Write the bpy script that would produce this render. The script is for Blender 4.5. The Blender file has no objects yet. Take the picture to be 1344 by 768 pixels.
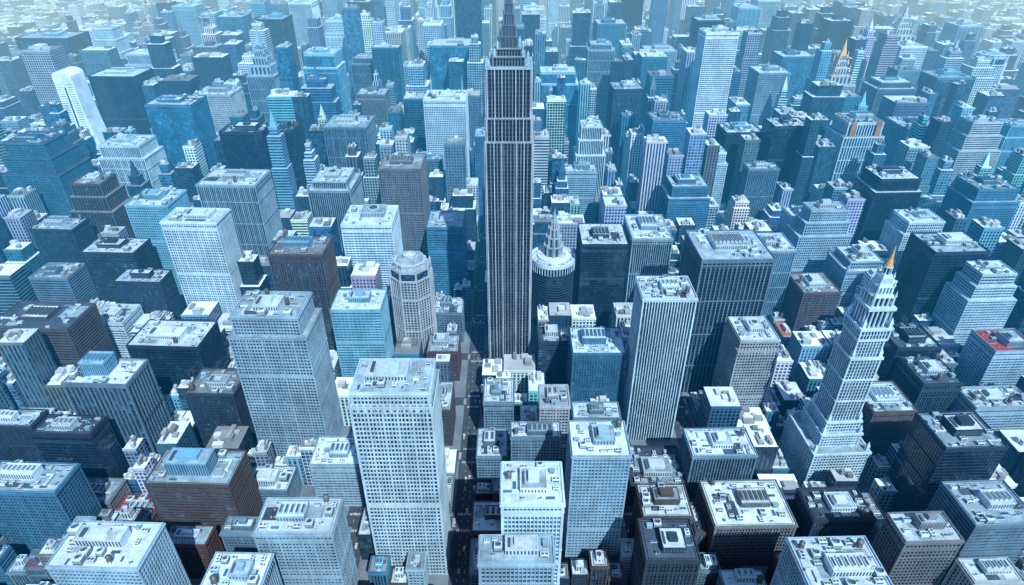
import bpy, math, random
from mathutils import Vector
random.seed(11)
sc=bpy.context.scene
COL=sc.collection
R=random.Random(5)

# ------------------------------------------------------------------ camera / light
CAMH=520.0
cam=bpy.data.cameras.new("camera"); co=bpy.data.objects.new("camera",cam); COL.objects.link(co)
cam.sensor_width=36; cam.lens=22.45; cam.clip_start=1; cam.clip_end=60000
co.location=(0,0,CAMH); co.rotation_euler=(math.radians(90-32.5),0,0); sc.camera=co
sc.view_settings.view_transform='Standard'; sc.view_settings.look='None'; sc.view_settings.exposure=0
w=bpy.data.worlds.new("World"); sc.world=w; w.use_nodes=True
nt=w.node_tree; bg=nt.nodes["Background"]
sky=nt.nodes.new("ShaderNodeTexSky"); sky.sky_type='NISHITA'; sky.sun_disc=False
EL=math.radians(50); AZ=math.radians(158)
sky.sun_elevation=EL; sky.sun_rotation=AZ; sky.altitude=100; sky.air_density=1.2; sky.dust_density=.4; sky.ozone_density=5
nt.links.new(sky.outputs[0],bg.inputs[0]); bg.inputs[1].default_value=0.15
sd=Vector((math.sin(AZ)*math.cos(EL),math.cos(AZ)*math.cos(EL),math.sin(EL)))
sl=bpy.data.lights.new("sun",'SUN'); sl.energy=5.0; sl.angle=math.radians(0.6); sl.color=(1,.99,.97)
so=bpy.data.objects.new("sun",sl); so.rotation_euler=sd.to_track_quat('Z','Y').to_euler(); so.location=(-500,-400,900); COL.objects.link(so)

# ------------------------------------------------------------------ materials
hz=bpy.data.node_groups.new("painted_haze","ShaderNodeTree")  # distance haze painted into every material: bluish emission mixed in by world position
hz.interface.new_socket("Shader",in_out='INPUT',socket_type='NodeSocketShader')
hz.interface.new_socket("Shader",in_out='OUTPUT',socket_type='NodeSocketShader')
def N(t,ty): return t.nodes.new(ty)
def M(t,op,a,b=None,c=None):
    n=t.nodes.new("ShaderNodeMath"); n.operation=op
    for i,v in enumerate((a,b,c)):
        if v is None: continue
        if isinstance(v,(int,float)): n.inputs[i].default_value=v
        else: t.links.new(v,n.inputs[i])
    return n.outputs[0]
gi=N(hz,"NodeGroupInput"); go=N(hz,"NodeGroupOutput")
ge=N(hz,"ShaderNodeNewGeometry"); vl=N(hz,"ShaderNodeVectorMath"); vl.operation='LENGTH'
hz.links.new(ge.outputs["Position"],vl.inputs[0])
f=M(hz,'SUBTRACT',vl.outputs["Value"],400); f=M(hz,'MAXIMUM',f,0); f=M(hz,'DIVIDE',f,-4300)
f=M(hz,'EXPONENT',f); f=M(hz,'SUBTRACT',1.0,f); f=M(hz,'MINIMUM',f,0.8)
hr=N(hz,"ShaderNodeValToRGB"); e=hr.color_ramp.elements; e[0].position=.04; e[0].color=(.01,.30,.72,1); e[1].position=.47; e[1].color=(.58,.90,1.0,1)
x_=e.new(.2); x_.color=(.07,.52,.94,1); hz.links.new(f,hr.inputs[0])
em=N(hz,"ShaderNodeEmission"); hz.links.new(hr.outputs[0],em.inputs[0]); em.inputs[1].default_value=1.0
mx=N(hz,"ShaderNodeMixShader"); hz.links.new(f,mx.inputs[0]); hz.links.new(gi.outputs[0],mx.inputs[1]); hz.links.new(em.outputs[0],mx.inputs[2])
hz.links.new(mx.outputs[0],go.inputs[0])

def newmat(name):
    m=bpy.data.materials.new(name); m.use_nodes=True; t=m.node_tree
    p=t.nodes["Principled BSDF"]; o=t.nodes["Material Output"]
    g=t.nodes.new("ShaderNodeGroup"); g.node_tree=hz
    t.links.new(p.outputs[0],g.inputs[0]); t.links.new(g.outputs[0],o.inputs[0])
    return m,t,p
def noise(t,vec,scale,detail=3,rough=.55,mapscale=None):
    if mapscale:
        mp=t.nodes.new("ShaderNodeMapping"); mp.inputs["Scale"].default_value=mapscale
        t.links.new(vec,mp.inputs[0]); vec=mp.outputs[0]
    n=t.nodes.new("ShaderNodeTexNoise"); n.inputs["Scale"].default_value=scale; n.inputs["Detail"].default_value=detail; n.inputs["Roughness"].default_value=rough
    t.links.new(vec,n.inputs["Vector"]); return n.outputs["Fac"]
def rng(t,v,a,b,c,d):
    n=t.nodes.new("ShaderNodeMapRange"); t.links.new(v,n.inputs[0])
    for i,x in enumerate((a,b,c,d)): n.inputs[i+1].default_value=x
    return n.outputs[0]
def vmul(t,col,fac):
    n=t.nodes.new("ShaderNodeVectorMath"); n.operation='SCALE'
    if isinstance(col,tuple): n.inputs[0].default_value=col[:3]
    else: t.links.new(col,n.inputs[0])
    t.links.new(fac,n.inputs["Scale"]); return n.outputs[0]
def stone(name,c,rough=.8,var=.25,metal=0):
    m,t,p=newmat(name)
    ge=t.nodes.new("ShaderNodeNewGeometry"); oi=t.nodes.new("ShaderNodeObjectInfo")
    P_=ge.outputs["Position"]
    a=noise(t,P_,.035,4,.6); b=noise(t,P_,.5,2,.5,(1,1,.12)); 
    fa=M(t,'MULTIPLY',rng(t,a,.3,.7,1-var,1+var),rng(t,b,.3,.7,.86,1.12))
    fa=M(t,'MULTIPLY',fa,rng(t,oi.outputs["Random"],0,1,.80,1.2))
    t.links.new(vmul(t,c,fa),p.inputs["Base Color"]); p.inputs["Roughness"].default_value=rough; p.inputs["Metallic"].default_value=metal
    return m
WALL={k:stone(n,c) for k,n,c in [
 ('P','white_panel',(.60,.78,.88)),
 ('W','pale_stone',(.39,.60,.72)),('L','light_grey_concrete',(.21,.37,.49)),('G','grey_concrete',(.095,.195,.285)),
 ('T','taupe_stone',(.12,.158,.19)),('N','brown_brick',(.066,.070,.082)),('B','blue_grey_panel',(.035,.165,.29)),
 ('C','pale_cyan_panel',(.16,.43,.58)),('D','dark_slate',(.012,.038,.072)),('V','navy_panel',(.006,.027,.064)),
 ('R','red_brown_brick',(.075,.045,.055)),('S','cream_stone',(.33,.43,.49)),('O','copper_stone',(.34,.18,.10))]}
NAMES={'P':'white','W':'pale stone','L':'light grey concrete','G':'grey concrete','T':'taupe stone','N':'brown brick','B':'blue-grey panelled','C':'pale cyan','D':'dark slate','V':'navy glass','R':'red-brown brick','S':'cream stone','O':'copper-topped'}
def glass(name,cols,amp=.04):
    m,t,p=newmat(name)
    uv=t.nodes.new("ShaderNodeUVMap"); fl=t.nodes.new("ShaderNodeVectorMath"); fl.operation='FLOOR'; t.links.new(uv.outputs[0],fl.inputs[0])
    oi=t.nodes.new("ShaderNodeObjectInfo"); ad=t.nodes.new("ShaderNodeVectorMath"); ad.operation='ADD'; t.links.new(fl.outputs[0],ad.inputs[0])
    cx=t.nodes.new("ShaderNodeCombineXYZ"); t.links.new(M(t,'MULTIPLY',oi.outputs["Random"],77),cx.inputs[2]); t.links.new(cx.outputs[0],ad.inputs[1])
    wn=t.nodes.new("ShaderNodeTexWhiteNoise"); t.links.new(ad.outputs[0],wn.inputs[0])
    cr=t.nodes.new("ShaderNodeValToRGB"); cr.color_ramp.interpolation='CONSTANT'
    e=cr.color_ramp.elements
    while len(e)<len(cols): e.new(.5)
    for i,(pos,c) in enumerate(cols): e[i].position=pos; e[i].color=(*c,1)
    t.links.new(wn.outputs["Value"],cr.inputs[0])
    a=noise(t,uv.outputs[0],.12,2); fa=rng(t,a,.3,.7,.5,1.7)
    t.links.new(vmul(t,cr.outputs[0],fa),p.inputs["Base Color"])
    p.inputs["Roughness"].default_value=.13; p.inputs["Specular IOR Level"].default_value=.6
    ge=t.nodes.new("ShaderNodeNewGeometry"); s=t.nodes.new("ShaderNodeVectorMath"); s.operation='SUBTRACT'; t.links.new(wn.outputs["Color"],s.inputs[0]); s.inputs[1].default_value=(.5,.5,.5)
    s2=t.nodes.new("ShaderNodeVectorMath"); s2.operation='SCALE'; s2.inputs["Scale"].default_value=amp; t.links.new(s.outputs[0],s2.inputs[0])
    s3=t.nodes.new("ShaderNodeVectorMath"); s3.operation='ADD'; t.links.new(s2.outputs[0],s3.inputs[0]); t.links.new(ge.outputs["Normal"],s3.inputs[1])
    t.links.new(s3.outputs[0],p.inputs["Normal"])
    return m
GL={'D':glass("dark_window_glass",[(0,(.006,.028,.06)),(.45,(.012,.055,.105)),(.80,(.022,.095,.17)),(.95,(.06,.19,.29))]),
    'B':glass("blue_window_glass",[(0,(.012,.095,.18)),(.4,(.018,.12,.22)),(.78,(.03,.16,.28)),(.96,(.06,.24,.37))],.03),
    'K':glass("black_window_glass",[(0,(.003,.015,.036)),(.6,(.005,.024,.052)),(.93,(.010,.043,.082))],.02)}
def roofmat(name,c,lo):
    m,t,p=newmat(name)
    ge=t.nodes.new("ShaderNodeNewGeometry"); P_=ge.outputs["Position"]; oi=t.nodes.new("ShaderNodeObjectInfo")
    a=noise(t,P_,.09,5,.65); b=noise(t,P_,.9,3,.6)
    v=t.nodes.new("ShaderNodeTexVoronoi"); v.distance='CHEBYCHEV'; v.inputs["Scale"].default_value=.11; t.links.new(P_,v.inputs["Vector"])
    vb=t.nodes.new("ShaderNodeRGBToBW"); t.links.new(v.outputs["Color"],vb.inputs[0])
    fa=M(t,'MULTIPLY',rng(t,a,.35,.65,lo,1.12),rng(t,b,.3,.7,.86,1.08)); fa=M(t,'MULTIPLY',fa,rng(t,vb.outputs[0],.2,.8,.84,1.08))
    fa=M(t,'MULTIPLY',fa,rng(t,oi.outputs["Random"],0,1,.72,1.12))
    s=t.nodes.new("ShaderNodeSeparateXYZ"); t.links.new(P_,s.inputs[0])
    for k,per in ((0,5.3),(1,6.7)):
        g_=M(t,'LESS_THAN',M(t,'MODULO',M(t,'ADD',s.outputs[k],6000.0),per),.3); fa=M(t,'MULTIPLY',fa,M(t,'SUBTRACT',1.0,M(t,'MULTIPLY',g_,.2)))
    t.links.new(vmul(t,c,fa),p.inputs["Base Color"]); p.inputs["Roughness"].default_value=.85
    return m
RF={'w':roofmat("white_roof_membrane",(.53,.74,.85),.72),'g':roofmat("grey_roof_gravel",(.29,.46,.57),.6),
    'd':roofmat("dark_roof_felt",(.045,.09,.14),.6),'t':roofmat("tan_roof_gravel",(.22,.28,.32),.6),'r':roofmat("red_roof_coating",(.34,.05,.055),.7),
    'e':roofmat("green_roof_planting",(.05,.16,.10),.5)}
METAL=stone("painted_sheet_metal",(.46,.63,.72),.5,.1); DMETAL=stone("dark_sheet_metal",(.05,.09,.13),.5,.15); BMETAL=stone("blue_sheet_metal",(.12,.36,.54),.5,.15)
GOLD=stone("gilded_metal",(.72,.42,.12),.5,.15,.1); WOOD=stone("tank_timber",(.14,.11,.10),.8)
TRIM=stone("dark_spandrel_panel",(.02,.05,.09),.5)
BLUETRIM=stone("blue_spandrel_panel",(.025,.12,.23),.4)

# far facade material driven by vertex colours
fm,t,p=newmat("city_facade")
uv=t.nodes.new("ShaderNodeUVMap"); fr=t.nodes.new("ShaderNodeVectorMath"); fr.operation='FRACTION'; t.links.new(uv.outputs[0],fr.inputs[0])
fl=t.nodes.new("ShaderNodeVectorMath"); fl.operation='FLOOR'; t.links.new(uv.outputs[0],fl.inputs[0])
sx=t.nodes.new("ShaderNodeSeparateXYZ"); t.links.new(fr.outputs[0],sx.inputs[0])
ca=t.nodes.new("ShaderNodeVertexColor"); ca.layer_name="wallcol"; cb=t.nodes.new("ShaderNodeVertexColor"); cb.layer_name="style"
sb=t.nodes.new("ShaderNodeSeparateColor"); t.links.new(cb.outputs[0],sb.inputs[0])
mu=M(t,'GREATER_THAN',sx.outputs[0],sb.outputs[0]); mv=M(t,'GREATER_THAN',sx.outputs[1],sb.outputs[1]); mk=M(t,'MULTIPLY',mu,mv)
wn=t.nodes.new("ShaderNodeTexWhiteNoise"); t.links.new(fl.outputs[0],wn.inputs[0])
wc=vmul(t,(.010,.05,.10),M(t,'MULTIPLY',rng(t,wn.outputs[0],0,1,.5,1.8),sb.outputs[2]))
ge=t.nodes.new("ShaderNodeNewGeometry"); wa=vmul(t,ca.outputs[0],rng(t,noise(t,ge.outputs["Position"],.03,3),.3,.7,.8,1.2))
mm=t.nodes.new("ShaderNodeMix"); mm.data_type='RGBA'; t.links.new(mk,mm.inputs[0]); t.links.new(wa,mm.inputs[6]); t.links.new(wc,mm.inputs[7])
t.links.new(mm.outputs[2],p.inputs["Base Color"]); t.links.new(M(t,'SUBTRACT',.8,M(t,'MULTIPLY',mk,.6)),p.inputs["Roughness"])
FARFAC=fm

# ------------------------------------------------------------------ mesh builder
class MB:
    def __init__(s): s.v=[];s.f=[];s.m=[];s.uv=[]
    def q(s,a,b,c,d,mi=0,uv=None):
        n=len(s.v); s.v+=[a,b,c,d]; s.f.append((n,n+1,n+2,n+3)); s.m.append(mi)
        s.uv+= uv if uv else [(0,0)]*4
    def tri(s,a,b,c,mi=0):
        n=len(s.v); s.v+=[a,b,c]; s.f.append((n,n+1,n+2)); s.m.append(mi); s.uv+=[(0,0)]*3
    def box(s,x0,x1,y0,y1,z0,z1,mi=0,bottom=False,top=True,uvn=None):
        U=(lambda n,k:[(0,0),(n,0),(n,k),(0,k)])
        nx,ny,nz=uvn if uvn else (1,1,1)
        s.q((x0,y0,z0),(x1,y0,z0),(x1,y0,z1),(x0,y0,z1),mi,U(nx,nz))
        s.q((x1,y0,z0),(x1,y1,z0),(x1,y1,z1),(x1,y0,z1),mi,[(a+200,b) for a,b in U(ny,nz)])
        s.q((x1,y1,z0),(x0,y1,z0),(x0,y1,z1),(x1,y1,z1),mi,[(a+400,b) for a,b in U(nx,nz)])
        s.q((x0,y1,z0),(x0,y0,z0),(x0,y0,z1),(x0,y1,z1),mi,[(a+600,b) for a,b in U(ny,nz)])
        if top: s.q((x0,y0,z1),(x1,y0,z1),(x1,y1,z1),(x0,y1,z1),mi)
        if bottom: s.q((x0,y1,z0),(x1,y1,z0),(x1,y0,z0),(x0,y0,z0),mi)
    def ring(s,x0,x1,y0,y1,z0,z1,th,mi=0,inner=False,bottom=True):
        o=[(x0,y0),(x1,y0),(x1,y1),(x0,y1)]; i=[(x0+th,y0+th),(x1-th,y0+th),(x1-th,y1-th),(x0+th,y1-th)]
        for k in range(4):
            a,b=o[k],o[(k+1)%4]; c,d=i[k],i[(k+1)%4]
            s.q((*a,z0),(*b,z0),(*b,z1),(*a,z1),mi)
            s.q((*a,z1),(*b,z1),(*d,z1),(*c,z1),mi)
            if bottom: s.q((*c,z0),(*d,z0),(*b,z0),(*a,z0),mi)
            if inner: s.q((*d,z0),(*c,z0),(*c,z1),(*d,z1),mi)
    def cyl(s,cx,cy,r0,r1,z0,z1,n=16,mi=0,cap=True,uvn=None,ph=0):
        for k in range(n):
            a=2*math.pi*k/n+ph;b=2*math.pi*(k+1)/n+ph
            uv=None
            if uvn: uv=[(k*uvn[0],0),((k+1)*uvn[0],0),((k+1)*uvn[0],uvn[1]),(k*uvn[0],uvn[1])]
            s.q((cx+r0*math.cos(a),cy+r0*math.sin(a),z0),(cx+r0*math.cos(b),cy+r0*math.sin(b),z0),(cx+r1*math.cos(b),cy+r1*math.sin(b),z1),(cx+r1*math.cos(a),cy+r1*math.sin(a),z1),mi,uv)
            if cap and r1>.01: s.tri((cx+r1*math.cos(a),cy+r1*math.sin(a),z1),(cx+r1*math.cos(b),cy+r1*math.sin(b),z1),(cx,cy,z1),mi)
    def pyr(s,x0,x1,y0,y1,z0,z1,mi=0,tip=0.0):
        cx,cy=(x0+x1)/2,(y0+y1)/2; hx,hy=(x1-x0)/2*tip,(y1-y0)/2*tip
        o=[(x0,y0),(x1,y0),(x1,y1),(x0,y1)]; i=[(cx-hx,cy-hy),(cx+hx,cy-hy),(cx+hx,cy+hy),(cx-hx,cy+hy)]
        for k in range(4):
            a,b=o[k],o[(k+1)%4]; c,d=i[k],i[(k+1)%4]
            s.q((*a,z0),(*b,z0),(*d,z1),(*c,z1),mi)
        if tip>0: s.q(*[(*k,z1) for k in i],mi)
    def mesh(s,name,mats,cols=None):
        me=bpy.data.meshes.new(name); me.from_pydata(s.v,[],s.f)
        for m in mats: me.materials.append(m)
        me.polygons.foreach_set("material_index",s.m)
        ul=me.uv_layers.new(name="UVMap"); ul.data.foreach_set("uv",[c for u in s.uv for c in u])
        if cols:
            for nm,arr in cols.items():
                at=me.color_attributes.new(nm,'FLOAT_COLOR','CORNER'); at.data.foreach_set("color",arr)
        me.update(); return me
def obj(name,me,parent=None,loc=(0,0,0),rz=0,scale=None):
    o=bpy.data.objects.new(name,me); o.location=loc; o.rotation_euler=(0,0,rz)
    if scale: o.scale=scale
    if parent: o.parent=parent
    COL.objects.link(o); return o

ST={'g':dict(p=2.9,pw=.85,fh=3.8,sh=1.2,po=0,so=.15,ins=.7,cw=1.3),
    'G':dict(p=2.7,pw=.7,fh=4.5,sh=1.15,po=0,so=.45,ins=1.0,cw=1.9),
    'v':dict(p=2.8,pw=.8,fh=3.8,sh=1.1,po=0,so=.6,ins=.9,cw=1.4),
    'V':dict(p=4.6,pw=1.4,fh=3.8,sh=1.1,po=0,so=.9,ins=1.2,cw=2.0),
    'h':dict(p=4.5,pw=.4,fh=3.7,sh=1.4,po=.6,so=0,ins=.9,cw=.8),
    'c':dict(p=3.2,pw=.24,fh=3.9,sh=.5,po=0,so=.12,ins=.3,cw=.5),
    'E':dict(p=3.5,pw=.95,fh=4.2,sh=.9,po=0,so=1.4,ins=1.7,cw=2.2)}
def facade(wb,gb,x0,x1,y0,y1,z0,z1,st,topband=3.0,mechok=True,rr=None):
    s=ST[st]; ins=s['ins']; cw=s['cw']; dk=1 if st in 'vVcE' else 0
    nx=max(2,round((x1-x0-2*cw)/s['p'])); ny=max(2,round((y1-y0-2*cw)/s['p'])); nf=max(1,round((z1-z0-topband)/s['fh']))
    gb.box(x0+ins,x1-ins,y0+ins,y1-ins,z0,z1-.5,0,top=False,uvn=(nx,ny,nf))
    for (a,b) in ((x0,y0),(x1-cw,y0),(x0,y1-cw),(x1-cw,y1-cw)):
        e=.03; wb.box(a-e,a+cw+e,b-e,b+cw+e,z0,z1-.4,0,top=False)
    px=(x1-x0-2*cw)/nx
    wide=rr.choice([0,0,0,3,4,5]) if (rr and st in 'gGvh') else 0   # every n-th pier broader
    for i in range(1,nx):
        c=x0+cw+i*px; h=s['pw']/2*(1.9 if wide and i%wide==0 else 1)
        for sgn,yy in ((1,y0),(-1,y1)):
            ya=yy+sgn*s['po']; yb=yy+sgn*ins
            if sgn>0: wb.q((c-h,ya,z0),(c+h,ya,z0),(c+h,ya,z1-.4),(c-h,ya,z1-.4))
            else: wb.q((c+h,ya,z0),(c-h,ya,z0),(c-h,ya,z1-.4),(c+h,ya,z1-.4))
            wb.q((c-h,yb,z0),(c-h,ya,z0),(c-h,ya,z1-.4),(c-h,yb,z1-.4)); wb.q((c+h,ya,z0),(c+h,yb,z0),(c+h,yb,z1-.4),(c+h,ya,z1-.4))
    py=(y1-y0-2*cw)/ny
    for i in range(1,ny):
        c=y0+cw+i*py; h=s['pw']/2*(1.9 if wide and i%wide==0 else 1)
        for sgn,xx in ((1,x0),(-1,x1)):
            xa=xx+sgn*s['po']; xb=xx+sgn*ins
            wb.q((xa,c+h,z0),(xa,c-h,z0),(xa,c-h,z1-.4),(xa,c+h,z1-.4))
            wb.q((xb,c-h,z0),(xa,c-h,z0),(xa,c-h,z1-.4),(xb,c-h,z1-.4)); wb.q((xa,c+h,z0),(xb,c+h,z0),(xb,c+h,z1-.4),(xa,c+h,z1-.4))
    fh=(z1-z0-topband)/nf; so=s['so']
    mech=set()
    if nf>24 and mechok: mech={int(nf*(.52 if not rr else rr.uniform(.3,.75)))}
    if rr and nf>12 and rr.random()<.4: mech.add(nf-2)
    course=rr.choice([0,0,6,9,12]) if rr else 0
    for k in range(nf):
        z=z0+k*fh
        if k in mech: wb.ring(x0+.08,x1-.08,y0+.08,y1-.08,z,z+fh*.99,ins-.08,dk)
        else: wb.ring(x0+so,x1-so,y0+so,y1-so,z,z+s['sh'],ins-so,dk)
        if course and k%course==course-1 and k not in mech: wb.ring(x0-.35,x1+.35,y0-.35,y1+.35,z+.1,z+1.0,ins+.3,0)
    wb.ring(x0-.2,x1+.2,y0-.2,y1+.2,z1-topband,z1,ins+.2,0)
    if st in 'gGv': wb.ring(x0-.8,x1+.8,y0-.8,y1+.8,z1-.9,z1+.1,1.2,0)

# rooftop furniture prototypes ------------------------------------------------
PROTO={}
def proto(k,name,mb,mats): PROTO[k]=(name,mb.mesh(name,mats))
b=MB(); b.box(-2.4,2.4,-1.5,1.5,.3,2.4,0); b.box(-2.1,2.1,-1.2,1.2,0,.3,1)
for sx_ in(-1.15,1.15): b.cyl(sx_,0,.95,.9,2.4,2.8,12,0,cap=False); b.cyl(sx_,0,.85,.85,2.45,2.5,12,1)
b.box(-2.45,-2.4,-1.2,1.2,.7,2.0,1); b.box(-1.9,1.9,-1.56,-1.5,.7,2.0,1)
proto('ac','air_conditioning_unit',b,[METAL,DMETAL])
b=MB(); b.box(-3,3,-3,3,0,1,1); b.box(-2.8,2.8,-2.8,2.8,1,4.2,0); b.cyl(0,0,2.2,2.0,4.2,5.4,16,0,cap=False); b.cyl(0,0,1.9,1.9,4.3,4.5,16,1)
for z in(1.6,2.4,3.2): b.ring(-2.95,2.95,-2.95,2.95,z,z+.25,.15,1)
proto('ct','cooling_tower',b,[METAL,DMETAL])
b=MB()
for a in(-1.3,1.3):
    for c in(-1.3,1.3): b.box(a-.15,a+.15,c-.15,c+.15,0,3)
b.box(-1.8,1.8,-1.8,1.8,3,3.3,bottom=True); b.cyl(0,0,2,1.9,3.3,7.3,16,1,cap=False)
for z in(4,5,6): b.cyl(0,0,2.03,2.03,z,z+.12,16,0,cap=False)
b.cyl(0,0,2.15,.05,7.3,8.9,16,0,cap=False)
proto('wt','water_tank',b,[DMETAL,WOOD])
b=MB(); b.box(-5,3,-.6,.6,.6,1.8,0,bottom=True); b.box(3,4.2,-.6,5,.6,1.8,0,bottom=True); b.box(-6.2,-5,-1,1,0,2.2,0); b.box(3,4.2,5,6.2,0,1.8,1)
for xx in(-3,-1,1): b.box(xx-.1,xx+.1,-.62,.62,0,1.85,1)
proto('du','ventilation_duct',b,[METAL,DMETAL])
b=MB(); b.cyl(0,0,.45,.45,0,2,10,0); b.cyl(0,0,.75,.3,2.05,2.7,10,1); b.cyl(1.8,.3,.35,.35,0,1.4,10,0); b.cyl(1.8,.3,.6,.2,1.45,1.9,10,1)
proto('vp','vent_pipe',b,[METAL,DMETAL])
b=MB(); b.box(-2,2,-1.5,1.5,0,2.8,0); b.box(-2.2,2.2,-1.7,1.7,2.8,3.05,0,bottom=True); b.box(-.5,.5,-1.56,-1.5,0,2.1,1)
proto('sh','stair_bulkhead',b,[WALL['L'],DMETAL])
b=MB(); b.box(-3,3,-1.2,1.2,0,.5,0)
for i in range(5): b.box(-2.8+i*1.15,-1.85+i*1.15,-1,1,.5,.75,1)
proto('sk','roof_skylight',b,[METAL,BLUETRIM])
b=MB(); b.cyl(0,0,.5,.35,0,9,8,0,cap=False); b.cyl(0,0,.35,.08,9,20,8,0,cap=False)
for z in(6,10,13): b.box(-1.2,1.2,-.1,.1,z,z+.2,0,bottom=True); b.box(-.1,.1,-1.2,1.2,z+.3,z+.5,0,bottom=True)
proto('am','antenna_mast',b,[METAL])
def addproto(par,k,x,y,z,rz=0,s=1):
    n,me=PROTO[k]; obj(n,me,par,(x,y,z),rz,(s,s,s))

def roof_parts(root,x0,x1,y0,y1,z,rk,rr,detail,penthouse=True,wallm=None,bluebox=False):
    """deck with parapet, repair patches, plant room and machinery"""
    W,D=x1-x0,y1-y0
    mb=MB(); mb.q((x0+.3,y0+.3,.05),(x1-.3,y0+.3,.05),(x1-.3,y1-.3,.05),(x0+.3,y1-.3,.05),0)
    zz=.08
    for _ in range(rr.randint(2,5) if detail else 1):
        a=rr.uniform(.12,.4)*W;c=rr.uniform(.12,.45)*D;px=rr.uniform(x0+1.5,x1-a-1.5);py=rr.uniform(y0+1.5,y1-c-1.5)
        mb.q((px,py,zz),(px+a,py,zz),(px+a,py+c,zz),(px,py+c,zz),rr.choice([1,1,2,1])); zz+=.03
    ro=obj("roof",mb.mesh("roof",[RF[rk],RF[rr.choice('wgg')],RF['d']]),root,(0,0,z))
    pb=MB(); pb.ring(x0-.05,x1+.05,y0-.05,y1+.05,0,1.5,.7,0,inner=True,bottom=False)
    if detail and rr.random()<.5: pb.ring(x0+2.2,x1-2.2,y0+2.2,y1-2.2,.1,.7,.35,0,inner=True,bottom=False)
    obj("parapet",pb.mesh("parapet",[wallm]),ro,(0,0,0))
    occ=[]
    if penthouse and min(W,D)>14:
        pw=W*rr.uniform(.3,.52); pd=D*rr.uniform(.3,.5); cx=(x0+x1)/2+rr.uniform(-.1,.1)*W; cy=(y0+y1)/2+rr.uniform(-.1,.12)*D; ph=rr.uniform(4,8)
        if bluebox: ph=15
        b=MB(); b.box(cx-pw/2,cx+pw/2,cy-pd/2,cy+pd/2,0,ph,0,top=False); b.q(*[(a,c,ph) for a,c in((cx-pw/2,cy-pd/2),(cx+pw/2,cy-pd/2),(cx+pw/2,cy+pd/2),(cx-pw/2,cy+pd/2))],1)
        b.ring(cx-pw/2-.25,cx+pw/2+.25,cy-pd/2-.25,cy+pd/2+.25,ph-.6,ph+.7,.6,0,inner=True)
        n=int(pw/2.2)
        for i in range(n):
            xx=cx-pw/2+(i+.5)*pw/n; b.box(xx-.6,xx+.6,cy-pd/2-.08,cy-pd/2-.01,1.2,ph-1.2,2)
        if bluebox:
            n=max(2,int(pd/2.2))
            for i in range(n):
                yy=cy-pd/2+(i+.5)*pd/n
                for q in(0,1,2):
                    b.box(cx+pw/2+.01,cx+pw/2+.08,yy-.6,yy+.6,1.2+q*4.5,4.6+q*4.5,2)
        r_=rr.random()
        if r_<.5:
            q=rr.uniform(.35,.6); b.box(cx-pw*q/2,cx+pw*q/2,cy-pd*q/2,cy+pd*q/2,ph,ph+rr.uniform(2,4.5),0)
            b.box(cx-pw*.42,cx-pw*.34,cy-pd*.3,cy+pd*.3,ph,ph+1.3,2)
        elif r_<.6:
            b.cyl(cx,cy,min(pw,pd)*.32,min(pw,pd)*.32,ph,ph+2.2,16,0); b.cyl(cx,cy,min(pw,pd)*.22,min(pw,pd)*.22,ph+2.2,ph+2.6,16,2)
        else:
            k_=max(2,int(pw/4))
            for i in range(k_):
                xx=cx-pw/2+(i+.5)*pw/k_; b.box(xx-1.3,xx+1.3,cy-pd*.3,cy+pd*.3,ph,ph+1.6,0); b.box(xx-.9,xx+.9,cy-pd*.25,cy+pd*.25,ph+1.6,ph+1.7,2)
        obj("plant_room",b.mesh("plant_room",[BMETAL if (bluebox or rr.random()<.06) else (wallm if rr.random()<.5 else METAL),RF[rr.choice('wwg')],DMETAL]),ro)
        occ.append((cx-pw/2-1,cx+pw/2+1,cy-pd/2-1,cy+pd/2+1))
    nn=int(min(16,max(4,W*D/120)))*(2 if detail>1 else 1)
    if detail==0: nn=2
    for _ in range(nn):
        k=rr.choice(['ac','ac','ac','ct','du','vp','vp','sh','sk','wt' if rr.random()<.5 else 'ac'])
        for _t in range(6):
            rad=3.2 if k!='du' else 6.5
            if W<2*rad+4 or D<2*rad+4: rad=2.6; k='vp'
            px=rr.uniform(x0+rad+1,x1-rad-1);py=rr.uniform(y0+rad+1,y1-rad-1)
            if all(px+rad*.8<o[0] or px-rad*.8>o[1] or py+rad*.8<o[2] or py-rad*.8>o[3] for o in occ):
                addproto(ro,k,px,py,.15,rr.choice([0,0,math.pi/2,math.pi]),rr.uniform(.8,1.25)); occ.append((px-rad*.8,px+rad*.8,py-rad*.8,py+rad*.8)); break
    return ro

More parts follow.
